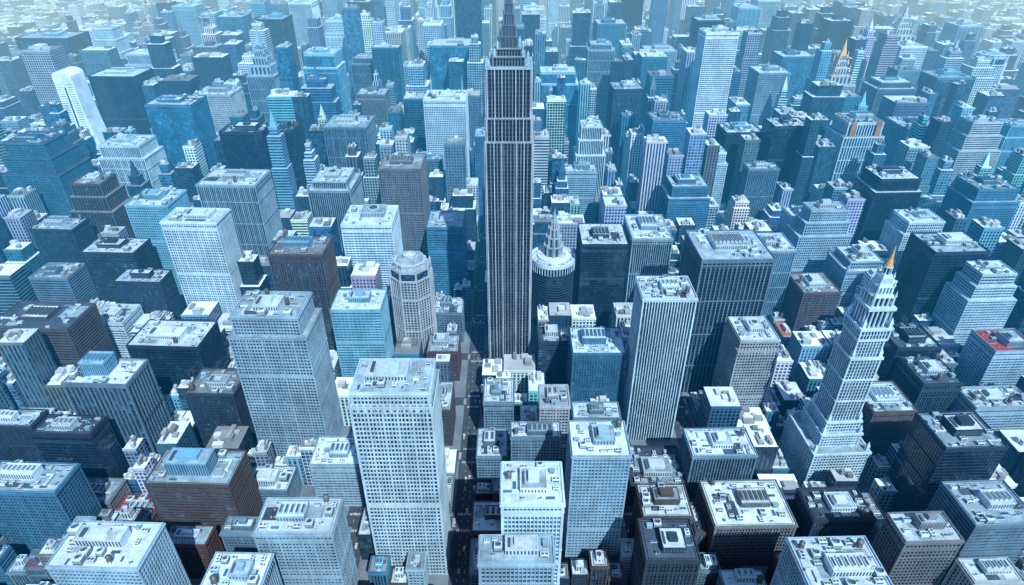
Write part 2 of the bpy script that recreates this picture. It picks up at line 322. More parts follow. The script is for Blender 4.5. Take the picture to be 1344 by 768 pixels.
def building(name,label,x,y,wd,dp,h,rot,st,col,gl,rk,crown,detail,seed,group=True):
    rr=random.Random(seed); r2=random.Random(seed+5)
    root=bpy.data.objects.new(name,None); root.empty_display_size=5
    root.location=(x,y+dp/2,.16); root.rotation_euler=(0,0,math.radians(rot)); COL.objects.link(root)
    root["label"]=label; root["category"]="building"
    if group: root["group"]="buildings of the city blocks"
    wb,gb=MB(),MB(); X,Y=wd/2,dp/2; z=h; wallm=WALL[col]
    if crown=='a': # pale solid slab whose side sweeps out towards the ground, rounded top
        b=MB(); n=24; prof=[]
        for k in range(n+1):
            t_=k/n; prof.append((X*.35+X*1.5*(1-t_)**2.6,t_*h*.95))
        cxx=-X*.325; rx=X*.675
        for k in range(10):
            a_=math.pi*(k+1)/10; prof.append((cxx+rx*math.cos(a_),h*.95+X*.35*math.sin(a_)))
        for k in range(len(prof)-1):
            (xa,za),(xb,zb)=prof[k],prof[k+1]
            b.q((xa,-Y,za),(xa,Y,za),(xb,Y,zb),(xb,-Y,zb))
            if k<n:
                b.q((-X,-Y,za),(xa,-Y,za),(xb,-Y,zb),(-X,-Y,zb)); b.q((xa,Y,za),(-X,Y,za),(-X,Y,zb),(xb,Y,zb))
            else:
                b.tri((cxx,-Y,h*.95),(xa,-Y,za),(xb,-Y,zb)); b.tri((cxx,Y,h*.95),(xb,Y,zb),(xa,Y,za))
        b.q((-X,Y,0),(-X,-Y,0),(-X,-Y,h*.95),(-X,Y,h*.95))
        obj("wall",b.mesh("wall",[wallm]),root)
        g=MB(); g.box(-X*.40,-X*.28,-Y-.4,-Y-.05,h*.05,h*.86,0,uvn=(2,1,40))
        for k in range(44):
            z_=h*.05+k*h*.85/44; g.box(-X*.93,-X*.50,-Y-.25,-Y-.04,z_,z_+.8,0,uvn=(6,1,1)); g.box(-X*.15,X*.28,-Y-.25,-Y-.04,z_,z_+.8,0,uvn=(6,1,1))
            g.box(-X-.2,-X-.03,-Y*.9,Y*.9,z_,z_+.8,0,uvn=(1,8,1))
        obj("window_glazing",g.mesh("window_glazing",[GL['D']]),root); return root
    if crown=='d': # eight-sided masonry tower with low tiered crown
        r=min(X,Y)*1.04; ph=math.pi/8; g=MB(); g.cyl(0,0,r-1,r-1,0,h,8,0,cap=False,uvn=(6,h/4.0),ph=ph)
        def octa(rad,z0,z1,per,pr):
            pts=[(rad*math.cos(ph+k*math.pi/4),rad*math.sin(ph+k*math.pi/4)) for k in range(8)]
            for k in range(8):
                a,b_=pts[k],pts[(k+1)%8]
                for q in range(per):
                    t_=q/per; wb.cyl(a[0]+(b_[0]-a[0])*t_,a[1]+(b_[1]-a[1])*t_,pr*(1.9 if q==0 else 1),pr*(1.9 if q==0 else 1),z0,z1,6,0)
        octa(r,0,h-12,5,.75)
        z_=0
        while z_<h-14:
            wb.cyl(0,0,r-.35,r-.35,z_,z_+1.3,8,0,cap=False,ph=ph); z_+=3.8
        for q in (.35,.7): wb.cyl(0,0,r+.6,r+.6,h*q,h*q+1.6,8,0,ph=ph)
        wb.cyl(0,0,r+.9,r+.9,h-13,h-11,8,0,ph=ph); octa(r*.9,h-11,h,4,.8); wb.cyl(0,0,r*.86,r*.86,h-11,h-1,8,1,ph=ph); wb.cyl(0,0,r*.97,r*.97,h-2,h,8,0,ph=ph)
        for k in range(8):
            a=ph+k*math.pi/4; wb.cyl(r*.95*math.cos(a),r*.95*math.sin(a),1.5,1.3,h-11,h+2,6,0); wb.cyl(r*.95*math.cos(a),r*.95*math.sin(a),1.4,.1,h+2,h+6,6,0,cap=False)
        obj("wall",wb.mesh("wall",[wallm,TRIM]),root); obj("window_glazing",g.mesh("window_glazing",[GL[gl]]),root)
        b=MB(); b.cyl(0,0,r*.96,r*.96,0,.2,8,1,ph=ph); b.cyl(0,0,r*.74,r*.74,.2,6,8,0,ph=ph); b.cyl(0,0,r*.8,r*.78,6,7,8,0,ph=ph); b.cyl(0,0,r*.66,r*.6,7,9.5,8,1,ph=ph); b.cyl(0,0,r*.6,r*.36,9.5,11,8,1,ph=ph); b.cyl(0,0,r*.3,r*.3,11,14,8,0); b.cyl(0,0,r*.32,.1,14,17,8,0,cap=False)
        for k in range(16):
            a=k*math.pi/8; b.box(r*.74*math.cos(a)-.7,r*.74*math.cos(a)+.7,r*.74*math.sin(a)-.7,r*.74*math.sin(a)+.7,.2,7.5,0)
        obj("roof",b.mesh("roof",[wallm,RF['g']]),root,(0,0,h)); return root
    if crown in 'sok': # set-back top storeys
        k=.86 if crown!='k' else .94; z1=h*.93 if crown!='k' else h-4; facade(wb,gb,-X,X,-Y,Y,0,z1-7,st,rr=r2); wb.q((-X,-Y,z1-6.9),(X,-Y,z1-6.9),(X,Y,z1-6.9),(-X,Y,z1-6.9),2)
        facade(wb,gb,-X*k,X*k,-Y*k,Y*k,z1-7,h,st); X*=k;Y*=k
        if crown=='k':
            for q in range(13):
                xx=-X+q*2*X/12; wb.box(xx-.9,xx+.9,-Y/k-.6,-Y/k+1.4,z1-13,z1-5.5,0)
        if crown=='o':
            for a in(-1,1):
                for c in(-1,1): wb.box(a*X*.72-4,a*X*.72+4,c*Y*1.03-2,c*Y*1.03+2,z1-6.8,h+2,3)
    elif crown=='t': # three tiers
        zs=[0,h*.76,h*.89,h]; k=1
        for i in range(3):
            facade(wb,gb,-X*k,X*k,-Y*k,Y*k,zs[i],zs[i+1],st,2.2)
            if i<2: wb.q(*[(a*X*k,c*Y*k,zs[i+1]+.06) for a,c in((-1,-1),(1,-1),(1,1),(-1,1))],2)
            if i<2:k*=.84
        X*=k;Y*=k
    elif crown=='l': # slim set-back crown with corner blocks
        facade(wb,gb,-X,X,-Y,Y,0,h-10,st,rr=r2); wb.q((-X,-Y,h-9.9),(X,-Y,h-9.9),(X,Y,h-9.9),(-X,Y,h-9.9),2)
        for a in(-1,1):
            for c in(-1,1): wb.box(a*X-(2.5 if a>0 else 0),a*X+(0 if a>0 else 2.5),c*Y-(2.5 if c>0 else 0),c*Y+(0 if c>0 else 2.5),h-9.8,h-3,0)
        facade(wb,gb,-X*.8,X*.8,-Y*.8,Y*.8,h-10,h,st,1.5); X*=.8;Y*=.8
    else:
        facade(wb,gb,-X,X,-Y,Y,0,h,st,rr=r2)
    obj("wall",wb.mesh("wall",[wallm,TRIM if gl!='B' else BLUETRIM,RF[rk],WALL['O']]),root)
    obj("window_glazing",gb.mesh("window_glazing",[GL[gl]]),root)
    if crown=='i': # gothic spire
        b=MB(); b.q((-X,-Y,.05),(X,-Y,.05),(X,Y,.05),(-X,Y,.05),1); k=.72;zz=0
        for i in range(4):
            hh=17-i*2; b.box(-X*k,X*k,-Y*k,Y*k,zz,zz+hh,0)
            for q in range(5):
                xx=-X*k+(q+.5)*2*X*k/5; b.box(xx-X*k*.1,xx+X*k*.1,-Y*k-.25,-Y*k-.02,zz+2,zz+hh-2,3)
            for a in(-1,1):
                for c in(-1,1): b.pyr(a*X*k-1.8,a*X*k+1.8,c*Y*k-1.8,c*Y*k+1.8,zz+hh*.5,zz+hh+9,2,.05)
            zz+=hh;k*=.70
        b.pyr(-X*k,X*k,-Y*k,Y*k,zz,zz+30,2,.03)
        obj("roof",b.mesh("roof",[wallm,RF['g'],GOLD if rk=='t' else wallm,TRIM]),root,(0,0,z))
    else:
        ro=roof_parts(root,-X,X,-Y,Y,z+.12,rk,rr,detail,True,wallm,crown=='b')
        if crown=='m':
            for s_ in(-1,1): addproto(ro,'am',s_*X*.75,Y*.6,0,0,1.5)
    return root

STN={'g':'window grid','G':'deep window grid','v':'vertical piers','V':'broad piers','h':'window bands','c':'glass curtain wall'}
CRN={'f':'cluttered roof','s':'set-back top','k':'corniced top','b':'raised blue rooftop box','t':'stepped tiers','l':'set-back crown','d':'eight-sided crown','i':'gothic spire','a':'swept side','m':'twin rooftop masts','o':'copper corner blocks'}
# x, y(front), width, depth, height, style, wall, glass, roof, crown   (metres)
T="""-88 346 61 42 212 G W D g k
-225 473 73 50 189 g L D g s
3 261 51 23 138 G L D g f
14 287 43 38 166 G W B w f
70 351 46 39 144 g L B w f
22 421 46 21 93 g G D w f
151 510 52 41 187 v W D w f
118 288 40 37 103 v D K d f
131 350 42 35 73 g N D w f
92 532 56 47 104 v B B w f
-14 502 32 39 62 g G D w f
40 444 28 31 110 g S D g f
49 590 37 30 75 h D D d f
120 725 60 61 130 c V K w f
180 725 52 72 138 v L D w f
240 590 79 69 184 V G K g f
258 532 44 46 120 g S D w k
398 390 55 45 112 c V K g f
384 475 46 47 74 g N D w f
201 425 62 37 65 v G D w f
209 354 71 50 56 G T D w f
282 353 53 35 65 v D D d f
228 252 57 43 121 G L D w f
307 294 43 26 117 g T D w f
385 321 53 44 100 h G D g f
351 275 38 20 96 g S D w f
504 486 64 33 70 h L D w f
555 557 50 41 88 h L D r f
447 508 42 46 83 v D D d f
169 332 19 18 25 g G D e f
193 311 35 18 31 g L D w f
86 475 48 24 66 g G D w f
143 421 56 53 28 h D D d f
-20 444 30 39 44 g G D w f
-82 502 34 47 51 g N D w f
-84 611 38 37 44 g R D g f
-84 690 38 38 47 g G D w f
-177 597 57 43 115 h C B w f
-124 649 50 50 132 v S D w d
-189 744 66 61 148 h W B w f
-255 657 65 46 153 v N D t f
-254 825 60 66 172 v L D w l
-274 1031 72 64 184 v G D g f
-162 870 62 64 175 g T D t f
-111 1054 70 60 222 g W B w m
-92 783 50 53 125 h B B g f
-130 1420 90 79 233 c B B w f
-397 707 70 42 170 g W D w f
-406 847 86 60 160 v L K w f
-489 783 58 54 158 g C B w f
-622 973 76 60 172 v W D w s
-604 836 64 56 163 V N D t t
-571 1061 78 60 212 c B B w f
-781 1276 92 70 205 c V K w f
-1148 1646 130 90 205 c V D g f
-840 1233 54 40 228 v P D w a
-735 919 90 80 192 g B D d t
-423 973 68 40 195 c V K d f
-379 1026 40 50 180 c D K d f
-492 1281 56 54 205 v L D w i
-378 1303 70 59 240 c C B w s
-577 1240 73 60 180 g S D w f
-316 1404 52 52 210 v G D g l
-259 1368 56 33 240 v B D w f
-272 1240 56 48 180 g T D g f
94 1325 84 60 200 c C B w s
130 1010 48 46 190 v W D w t
223 1240 58 56 190 v D D g f
342 1526 70 60 200 g L D w f
388 1250 62 46 290 h P B w f
261 1046 56 50 190 h B B g f
326 1001 58 50 150 g W B w s
395 1061 64 50 165 v D K w f
447 1002 58 46 195 c D K w f
405 972 50 27 135 v G D g f
343 725 49 49 121 v L B w f
431 783 74 39 148 g L D g t
574 1016 68 60 195 V W B t o
567 870 70 60 158 c V K w s
785 1031 73 50 190 h S D g t
683 1348 58 56 170 v S D t i
774 1303 80 62 185 v G D w l
901 1325 80 66 190 c B D g f
1064 1445 76 66 200 h W D w d
555 690 70 54 138 c V K g f
698 847 70 58 152 g B B g s
397 690 49 50 79 g N D t f
455 707 53 52 112 g L D w l
446 557 50 45 92 c V K d f
576 641 60 44 132 h W B w t
566 783 58 46 132 g W D w s
-398 466 64 40 118 V G D w b
-382 557 80 50 94 c V K w f
-476 690 60 32 95 g D D g f
-524 725 70 42 118 h D D w f
-608 716 52 40 85 h G D t f
-631 783 60 38 122 g D D g f
-538 576 92 54 104 h N K d f
-280 375 74 40 84 h N D g b
-311 497 51 42 78 g D D t f
-165 307 60 34 108 g L D w f
-284 264 63 37 130 g L B w f
-279 342 38 20 47 g R D g f
-201 269 43 30 97 v L D w f
-236 354 34 18 45 g G D t f
-237 414 44 31 30 h G D w f
-167 421 49 36 58 h L D w f
-412 357 70 33 95 g B D g f
-419 429 58 26 89 c V K d f
-479 440 53 24 89 v D D g f
-399 398 47 28 34 g T D g f
-351 381 39 30 28 g R D r f
-468 468 61 31 30 h D D t f
-499 641 44 42 66 h W D w f
-810 1468 100 60 205 v W B w s
-708 1534 82 66 205 g T D g t
-583 1646 68 66 248 v D D g f
-544 1782 60 60 265 v P B w f
-109 1712 62 56 275 v P B w f
-830 1858 80 100 215 v L D w d
634 1471 74 60 200 c B B w f
999 1712 80 70 180 v S D w i
241 1646 70 64 238 v B B w f
530 1325 64 56 200 g L D w f
-42 1061 44 46 158 g B D g f
712 1094 66 56 165 g G D w f
426 825 44 48 115 g L D w f
869 1061 60 52 175 v C B g t
109 973 56 30 130 h L B w f
269 894 64 55 136 h B B w s
-144 1027 52 20 130 g G D g f
-700 1700 66 60 245 c B B w f
-420 1900 60 55 250 c V K w f
60 1850 66 60 240 h P B w s
330 1900 60 55 270 c V K w f
620 1800 60 55 250 v C B w f
820 1700 60 56 235 c V K w f
-250 2050 66 60 240 v W B w t
-950 2000 66 60 225 h C B w f
1010 2050 66 60 225 c D K w f
190 1420 56 50 235 v L D w l
470 1620 62 54 250 c V K w f
-400 1560 62 54 258 g W B w s
0 1560 58 52 245 c B D g f
740 2000 66 60 240 v W B w f
-620 2150 70 60 235 v L B w f
150 2200 70 60 245 g W B w f
1180 1750 66 60 215 v L D w f
-1000 1650 70 60 225 g W B w t
900 1500 60 54 215 h P B w f
560 2250 66 60 235 c B B w f
-90 2350 66 60 225 c V K w f"""
rows=[l.split() for l in T.split("\n")]
FOOT=[(-57,-37,-200,1300),(-33,27,620,695),(14,96,709,790),(286,354,440,508)]
n=0
for i,r in enumerate(rows):
    x,y,wd,dp,h=[float(k) for k in r[:5]]; st,col,gl,rk,cr=r[5:]
    rot=0
    if abs(x)>200: rot=max(-2.5,min(2.5,x/160))
    nm="skyscraper" if h>120 else "office_building"
    lb="%s %s with %s and %s"%(NAMES[col],"tower" if h>120 else "block",STN[st],CRN[cr])
    det=2 if y<560 else 1
    if y>1250: det=0
    building(nm,lb,x,y,wd,dp,h,rot,st,col,gl,rk,cr,det,100+i)
    FOOT.append((x-wd/2-1,x+wd/2+1+(wd*.45 if cr=='a' else 0),y-1,y+dp+1)); n+=1

# ------------------------------------------------------------------ tall landmark tower
def tower_main(x,y):
    root=bpy.data.objects.new("skyscraper",None); root.location=(x,y,.16); COL.objects.link(root)
    root["label"]="tallest dark skyscraper with pale vertical ribs and stepped spire"; root["category"]="skyscraper"
    wb,gb=MB(),MB()
    tiers=[(26.5,28,0,14),(24.8,26,14,300),(23.4,24.4,300,324),(22.4,23,324,372),(16,15,372,381),(12.5,12,381,388)]
    for i,(a,c,z0,z1) in enumerate(tiers):
        facade(wb,gb,-a,a,-c,c,z0,z1,'E' if i<4 else 'v',1.2,mechok=False)
        wb.q((-a,-c,z1+.05),(a,-c,z1+.05),(a,c,z1+.05),(-a,c,z1+.05),2)
        if i==3: wb.ring(-a-.7,a+.7,-c-.7,c+.7,z1-.8,z1+1.0,1.8,4,inner=True)
        if i in(0,1,2,3):
            for fx in(-.955,-.62,-.30,.30,.62,.955): # pale full-height ribs
                xx=fx*a; wb.box(xx-.38,xx+.38,-c-.8,-c-.04,z0,z1-.2,3); wb.box(xx-.38,xx+.38,c+.04,c+.8,z0,z1-.2,3)
            for fy in(-.95,-.5,0,.5,.95):
                yy=fy*c; wb.box(-a-.8,-a-.04,yy-.38,yy+.38,z0,z1-.2,3); wb.box(a+.04,a+.8,yy-.38,yy+.38,z0,z1-.2,3)
        if 3<=i<=5:
            for s_ in(-1,1):
                for q in(-1,1): wb.box(s_*a*.86-1.2,s_*a*.86+1.2,q*c*.86-1.2,q*c*.86+1.2,z1,z1+4,4); wb.pyr(s_*a*.86-1.2,s_*a*.86+1.2,q*c*.86-1.2,q*c*.86+1.2,z1+4,z1+8,4,.05)
    obj("wall",wb.mesh("wall",[WALL['T'],TRIM,RF['g'],WALL['S'],WALL['L']]),root)
    obj("window_glazing",gb.mesh("window_glazing",[GL['K']]),root)
    b=MB(); z=388; k=9.0
    for hh,q in((10,7.2),(10,5.6),(10,4.3),(9,3.3),(9,2.6)):
        b.pyr(-k,k,-k,k,z,z+hh,1,q/k)
        for s_ in(-1,1):
            for s2 in(-1,1): b.pyr(s_*k*.93-.8,s_*k*.93+.8,s2*k*.93-.8,s2*k*.93+.8,z,z+hh*1.15,0,.35)
        for u_ in(-.4,0,.4):
            b.box(u_*k-.3,u_*k+.3,-k-.1,-k*.86,z,z+hh*.8,0); b.box(-k-.1,-k*.86,u_*k-.3,u_*k+.3,z,z+hh*.8,0); b.box(k*.86,k+.1,u_*k-.3,u_*k+.3,z,z+hh*.8,0)
        b.ring(-q-.4,q+.4,-q-.4,q+.4,z+hh-.6,z+hh+.1,1.0,0,inner=True)
        z+=hh;k=q
    b.cyl(0,0,2.2,1.4,z,z+16,10,0,cap=False); b.cyl(0,0,1.2,.2,z+16,z+60,8,0,cap=False)
    for q in range(8): b.cyl(0,0,2.4-q*.2,2.4-q*.2,z+4+q*5,z+4.7+q*5,10,1)
    obj("spire",b.mesh("spire",[WALL['G'],TRIM]),root)
tower_main(-3,654)
# round drum building with ornate spire
def drum(x,y):
    root=bpy.data.objects.new("round_building",None); root.location=(x,y,.16); COL.objects.link(root)
    root["label"]="round dark banded building with white roof and stone spire"; root["category"]="building"
    g,wl=MB(),MB(); g.cyl(0,0,29.3,29.3,0,98,48,0,cap=False,uvn=(1,24))
    for k in range(24):
        z=k*4.0; wl.cyl(0,0,30,30,z,z+1.0,64,0,cap=False)
        for q in range(64):
            a=2*math.pi*q/64;c=2*math.pi*(q+1)/64
            wl.q((29.3*math.cos(a),29.3*math.sin(a),z+1.0),(30*math.cos(a),30*math.sin(a),z+1.0),(30*math.cos(c),30*math.sin(c),z+1.0),(29.3*math.cos(c),29.3*math.sin(c),z+1.0))
    wl.cyl(0,0,30.6,30.6,96,100,64,1,cap=False); wl.cyl(0,0,30.6,29.3,95.9,96,64,1,cap=False)
    for q in range(48):
        a=2*math.pi*q/48; wl.cyl(30.4*math.cos(a),30.4*math.sin(a),.5,.5,86,96,6,1,cap=False)
    obj("wall",wl.mesh("wall",[WALL['D'],WALL['W']]),root); obj("window_glazing",g.mesh("window_glazing",[GL['K']]),root)
    r=MB(); r.cyl(0,0,30.6,30.6,0,1.6,64,1,cap=False); r.cyl(0,0,30.5,30.5,0,.1,64,0); r.cyl(0,0,29.4,29.4,.1,1.5,64,1,cap=False); r.cyl(0,0,21,21,0,3.5,48,1); r.cyl(0,0,18,18,3.5,4,48,0)
    for q in range(24):
        a=2*math.pi*q/24; r.box(25*math.cos(a)-.5,25*math.cos(a)+.5,25*math.sin(a)-.5,25*math.sin(a)+.5,.1,1.0,2)
    ro=obj("roof",r.mesh("roof",[RF['w'],WALL['P'],DMETAL]),root,(0,0,100))
    for q in range(9):
        a=q*.7+.3; addproto(ro,random.choice(['ac','vp','ac']),25.5*math.cos(a),25.5*math.sin(a),.1,a+math.pi/2,.9)
    s=MB(); zz=4
    for rad,hh in((13,14),(10.5,13),(7.5,12),(5,9)):
        s.cyl(0,0,rad*.86,rad*.8,zz,zz+hh,12,2); s.cyl(0,0,rad*.95,rad*.95,zz+hh-1.5,zz+hh,12,0)
        for k in range(8):
            a=k*math.pi/4; s.cyl(rad*.9*math.cos(a),rad*.9*math.sin(a),1.5,1.2,zz,zz+hh,6,0); s.cyl(rad*.9*math.cos(a),rad*.9*math.sin(a),1.5,.05,zz+hh,zz+hh+5,6,0,cap=False)
        for k in range(16):
            a=(k+.5)*math.pi/8; s.cyl(rad*.87*math.cos(a),rad*.87*math.sin(a),.5,.5,zz,zz+hh-1,6,1)
        zz+=hh
    s.cyl(0,0,3.6,2.6,zz,zz+4,12,0); s.cyl(0,0,2.8,.1,zz+4,zz+20,10,1,cap=False)
    obj("spire",s.mesh("spire",[WALL['S'],WALL['L'],TRIM]),ro)
drum(55,750)
# stepped ornate landmark with gilded tip
def belfry(x,y):
    root=bpy.data.objects.new("spire_tower",None); root.location=(x,y,.16); root.rotation_euler=(0,0,math.radians(3)); COL.objects.link(root)
    root["label"]="ornate pale stone stepped tower with gilded tip above block base"; root["category"]="tower"
    wb,gb=MB(),MB()
    for i,(a,c,z0,z1) in enumerate([(28,30,0,52),(20,20,52,68),(17,17,68,82),(14.6,14.6,82,158),(12.8,12.8,158,178),(14,14,178,190)]):
        facade(wb,gb,-a,a,-c,c,z0,z1,'g' if i<3 else 'v',2.5,mechok=False)
        wb.q((-a,-c,z1+.05),(a,-c,z1+.05),(a,c,z1+.05),(-a,c,z1+.05),1)
        wb.ring(-a-1,a+1,-c-1,c+1,z1-1.5,z1+1,1.6,0,inner=True)
        if i!=4:
            m_=a-2
            for s_ in(-1,1):
                for q in(-1,1): wb.box(s_*m_-1.5,s_*m_+1.5,q*m_-1.5,q*m_+1.5,z1,z1+5,0); wb.pyr(s_*m_-1.7,s_*m_+1.7,q*m_-1.7,q*m_+1.7,z1+5,z1+11,0,.05)
    for z in (106,132): wb.ring(-15.4,15.4,-15.4,15.4,z,z+1.8,.9,0)
    wb.box(-8.5,8.5,-8.5,8.5,190,210,2)
    for k in range(6):
        for s_ in(-1,1):
            t_=-10.5+k*4.2; wb.cyl(t_,s_*10.5,1.0,.9,190,208,8,0); wb.cyl(s_*10.5,t_,1.0,.9,190,208,8,0)
    wb.box(-12.4,12.4,-12.4,12.4,208,211,0,bottom=True)
    obj("wall",wb.mesh("wall",[WALL['W'],RF['g'],TRIM]),root); obj("window_glazing",gb.mesh("window_glazing",[GL['D']]),root)
    s=MB(); zz=211
    for a_,hh in((9.2,10),(6.6,9),(4.6,8)):
        s.box(-a_*.85,a_*.85,-a_*.85,a_*.85,zz,zz+hh,2)
        for k in range(5):
            for s_ in(-1,1):
                t_=-a_+.6+k*(2*a_-1.2)/4; s.box(t_-.8,t_+.8,s_*a_-.7,s_*a_+.7,zz,zz+hh-1,0); s.box(s_*a_-.7,s_*a_+.7,t_-.8,t_+.8,zz,zz+hh-1,0)
        s.pyr(-a_-.6,a_+.6,-a_-.6,a_+.6,zz+hh-1,zz+hh+1.6,0,.78)
        for s_ in(-1,1):
            for q in(-1,1): s.pyr(s_*a_-.9,s_*a_+.9,q*a_-.9,q*a_+.9,zz+hh,zz+hh+6,0,.05)
        zz+=hh
    s.cyl(0,0,3.0,2.6,zz,zz+8,10,2)
    for k in range(8): s.cyl(3.3*math.cos(k*.785),3.3*math.sin(k*.785),.5,.5,zz,zz+8,6,0)
    s.cyl(0,0,3.8,3.4,zz+8,zz+9.2,12,0); s.cyl(0,0,3.2,1.7,zz+9.2,zz+15,12,1); s.cyl(0,0,1.6,.1,zz+15,zz+29,8,1,cap=False)
    obj("spire",s.mesh("spire",[WALL['W'],GOLD,TRIM]),root)
belfry(321,471)

# ------------------------------------------------------------------ streets, blocks, filler
AVX=[-46,-150,-316,-470]; a=-470
while a>-3600: a-=150; AVX.append(a)
AVX+= [120,195,340]; a=340
while a<3600: a+=150; AVX.append(a)
AVX=sorted(AVX); STY=[230+86*k for k in range(-1,46)]
cand=[]
pv=MB()
def free(x0,x1,y0,y1):
    return all(x1<f[0] or x0>f[1] or y1<f[2] or y0>f[3] for f in FOOT)
for ai in range(len(AVX)-1):
    bx0,bx1=AVX[ai]+11,AVX[ai+1]-11
    if AVX[ai]==-46: bx0=-37.5
    if AVX[ai+1]==-46: bx1=-56.5
    for sy in range(len(STY)-1):
        by0,by1=STY[sy]+7,STY[sy+1]-7
        lim=by1*.92+260
        if min(abs(bx0),abs(bx1))>lim: continue
        if by0<2300: pv.box(bx0,bx1,by0,by1,.004,.15,0)
        far_=by0>1180
        core_=abs(bx0)<2000 and by0<3500
        nrow=1 if (far_ and core_) else 2
        for rowi in range(nrow):
            y0=by0+2+rowi*(by1-by0)/2; y1=y0+(by1-by0)/nrow-3
            if nrow==1: y0+=R.uniform(0,14); y1-=R.uniform(0,14)
            x=bx0+2
            while x<bx1-12:
                wd=R.uniform(24,38) if not far_ else (R.uniform(36,58) if core_ else R.uniform(26,40))
                if x+wd>bx1-2 or bx1-2-(x+wd)<(12 if not far_ else 28): wd=bx1-2-x
                segs=[(x,x+wd,y0,y1)]
                if not free(*segs[0]):
                    segs=[]
                    xm=(x+x+wd)/2; ym=(y0+y1)/2
                    for s_ in ((x,xm-.5,y0,y1),(xm+.5,x+wd,y0,y1)):
                        if free(*s_): segs.append(s_)
                        else:
                            for q in((s_[0],s_[1],y0,ym-.5),(s_[0],s_[1],ym+.5,y1)):
                                if free(*q): segs.append(q)
                for s_ in segs: cand.append(s_)
                x+=wd+(1.2 if not far_ else R.uniform(2,8))
def fillh(cx,cy,r,wd):
    v=r.random()
    if cy<430: return r.uniform(16,42)+ (r.uniform(0,28) if abs(cx)>300 else 0)
    if wd<18:
        return r.uniform(16,55) if cy<900 else r.uniform(40,115)
    if cy<720: return r.uniform(24,66)+(r.uniform(15,55) if (abs(cx)>380 and v<.5) else 0)
    if cy<950: return r.uniform(45,110)+(r.uniform(10,60) if v<.4 else 0)
    core=math.exp(-(cx/1750.0)**2)*(1 if cy<3100 else math.exp(-((cy-3100)/600.0)**2))
    if cy<1300: base=r.uniform(65,150)+core*(v**1.5)*80
    else: base=28+core*(r.uniform(50,165)+(v**1.3)*130)
    if core<.2: base=r.uniform(8,22)+(r.uniform(20,80) if r.random()<.06 else 0)
    return base
cand2=[]
for s_ in cand:
    cx,cy=(s_[0]+s_[1])/2,(s_[2]+s_[3])/2
    zc=cy*math.cos(math.radians(32.5))+480*math.sin(math.radians(32.5))
    if abs(cx)>zc*.80+70: continue
    if s_[1]-s_[0]<9 or s_[3]-s_[2]<9: continue
    cand2.append((cy+abs(cx)*.2,s_,fillh(cx,cy,R,min(s_[1]-s_[0],s_[3]-s_[2]))))
cand2.sort(key=lambda q:q[0])
NI=300-n-4
fcols=['G','T','N','L','D','R','D','B','W','G','N','V']
for i,(k_,s_,h) in enumerate(cand2[:NI]):
    x0,x1,y0,y1=s_; rr=random.Random(900+i)
    col=rr.choice(fcols); st=rr.choice('gggvhcg'); gl='D' if rr.random()<.8 else 'B'
    rk=rr.choice('wwwggtdwr' if rr.random()<.4 else 'wwgg'); cr=rr.choice('ffffffs') if h>50 else 'f'
    lb="%s low block with %s and %s"%(NAMES[col],STN[st],CRN[cr])
    building("office_building",lb,(x0+x1)/2,y0,x1-x0,y1-y0,h,0,st,col,gl,rk,cr,1,2000+i)
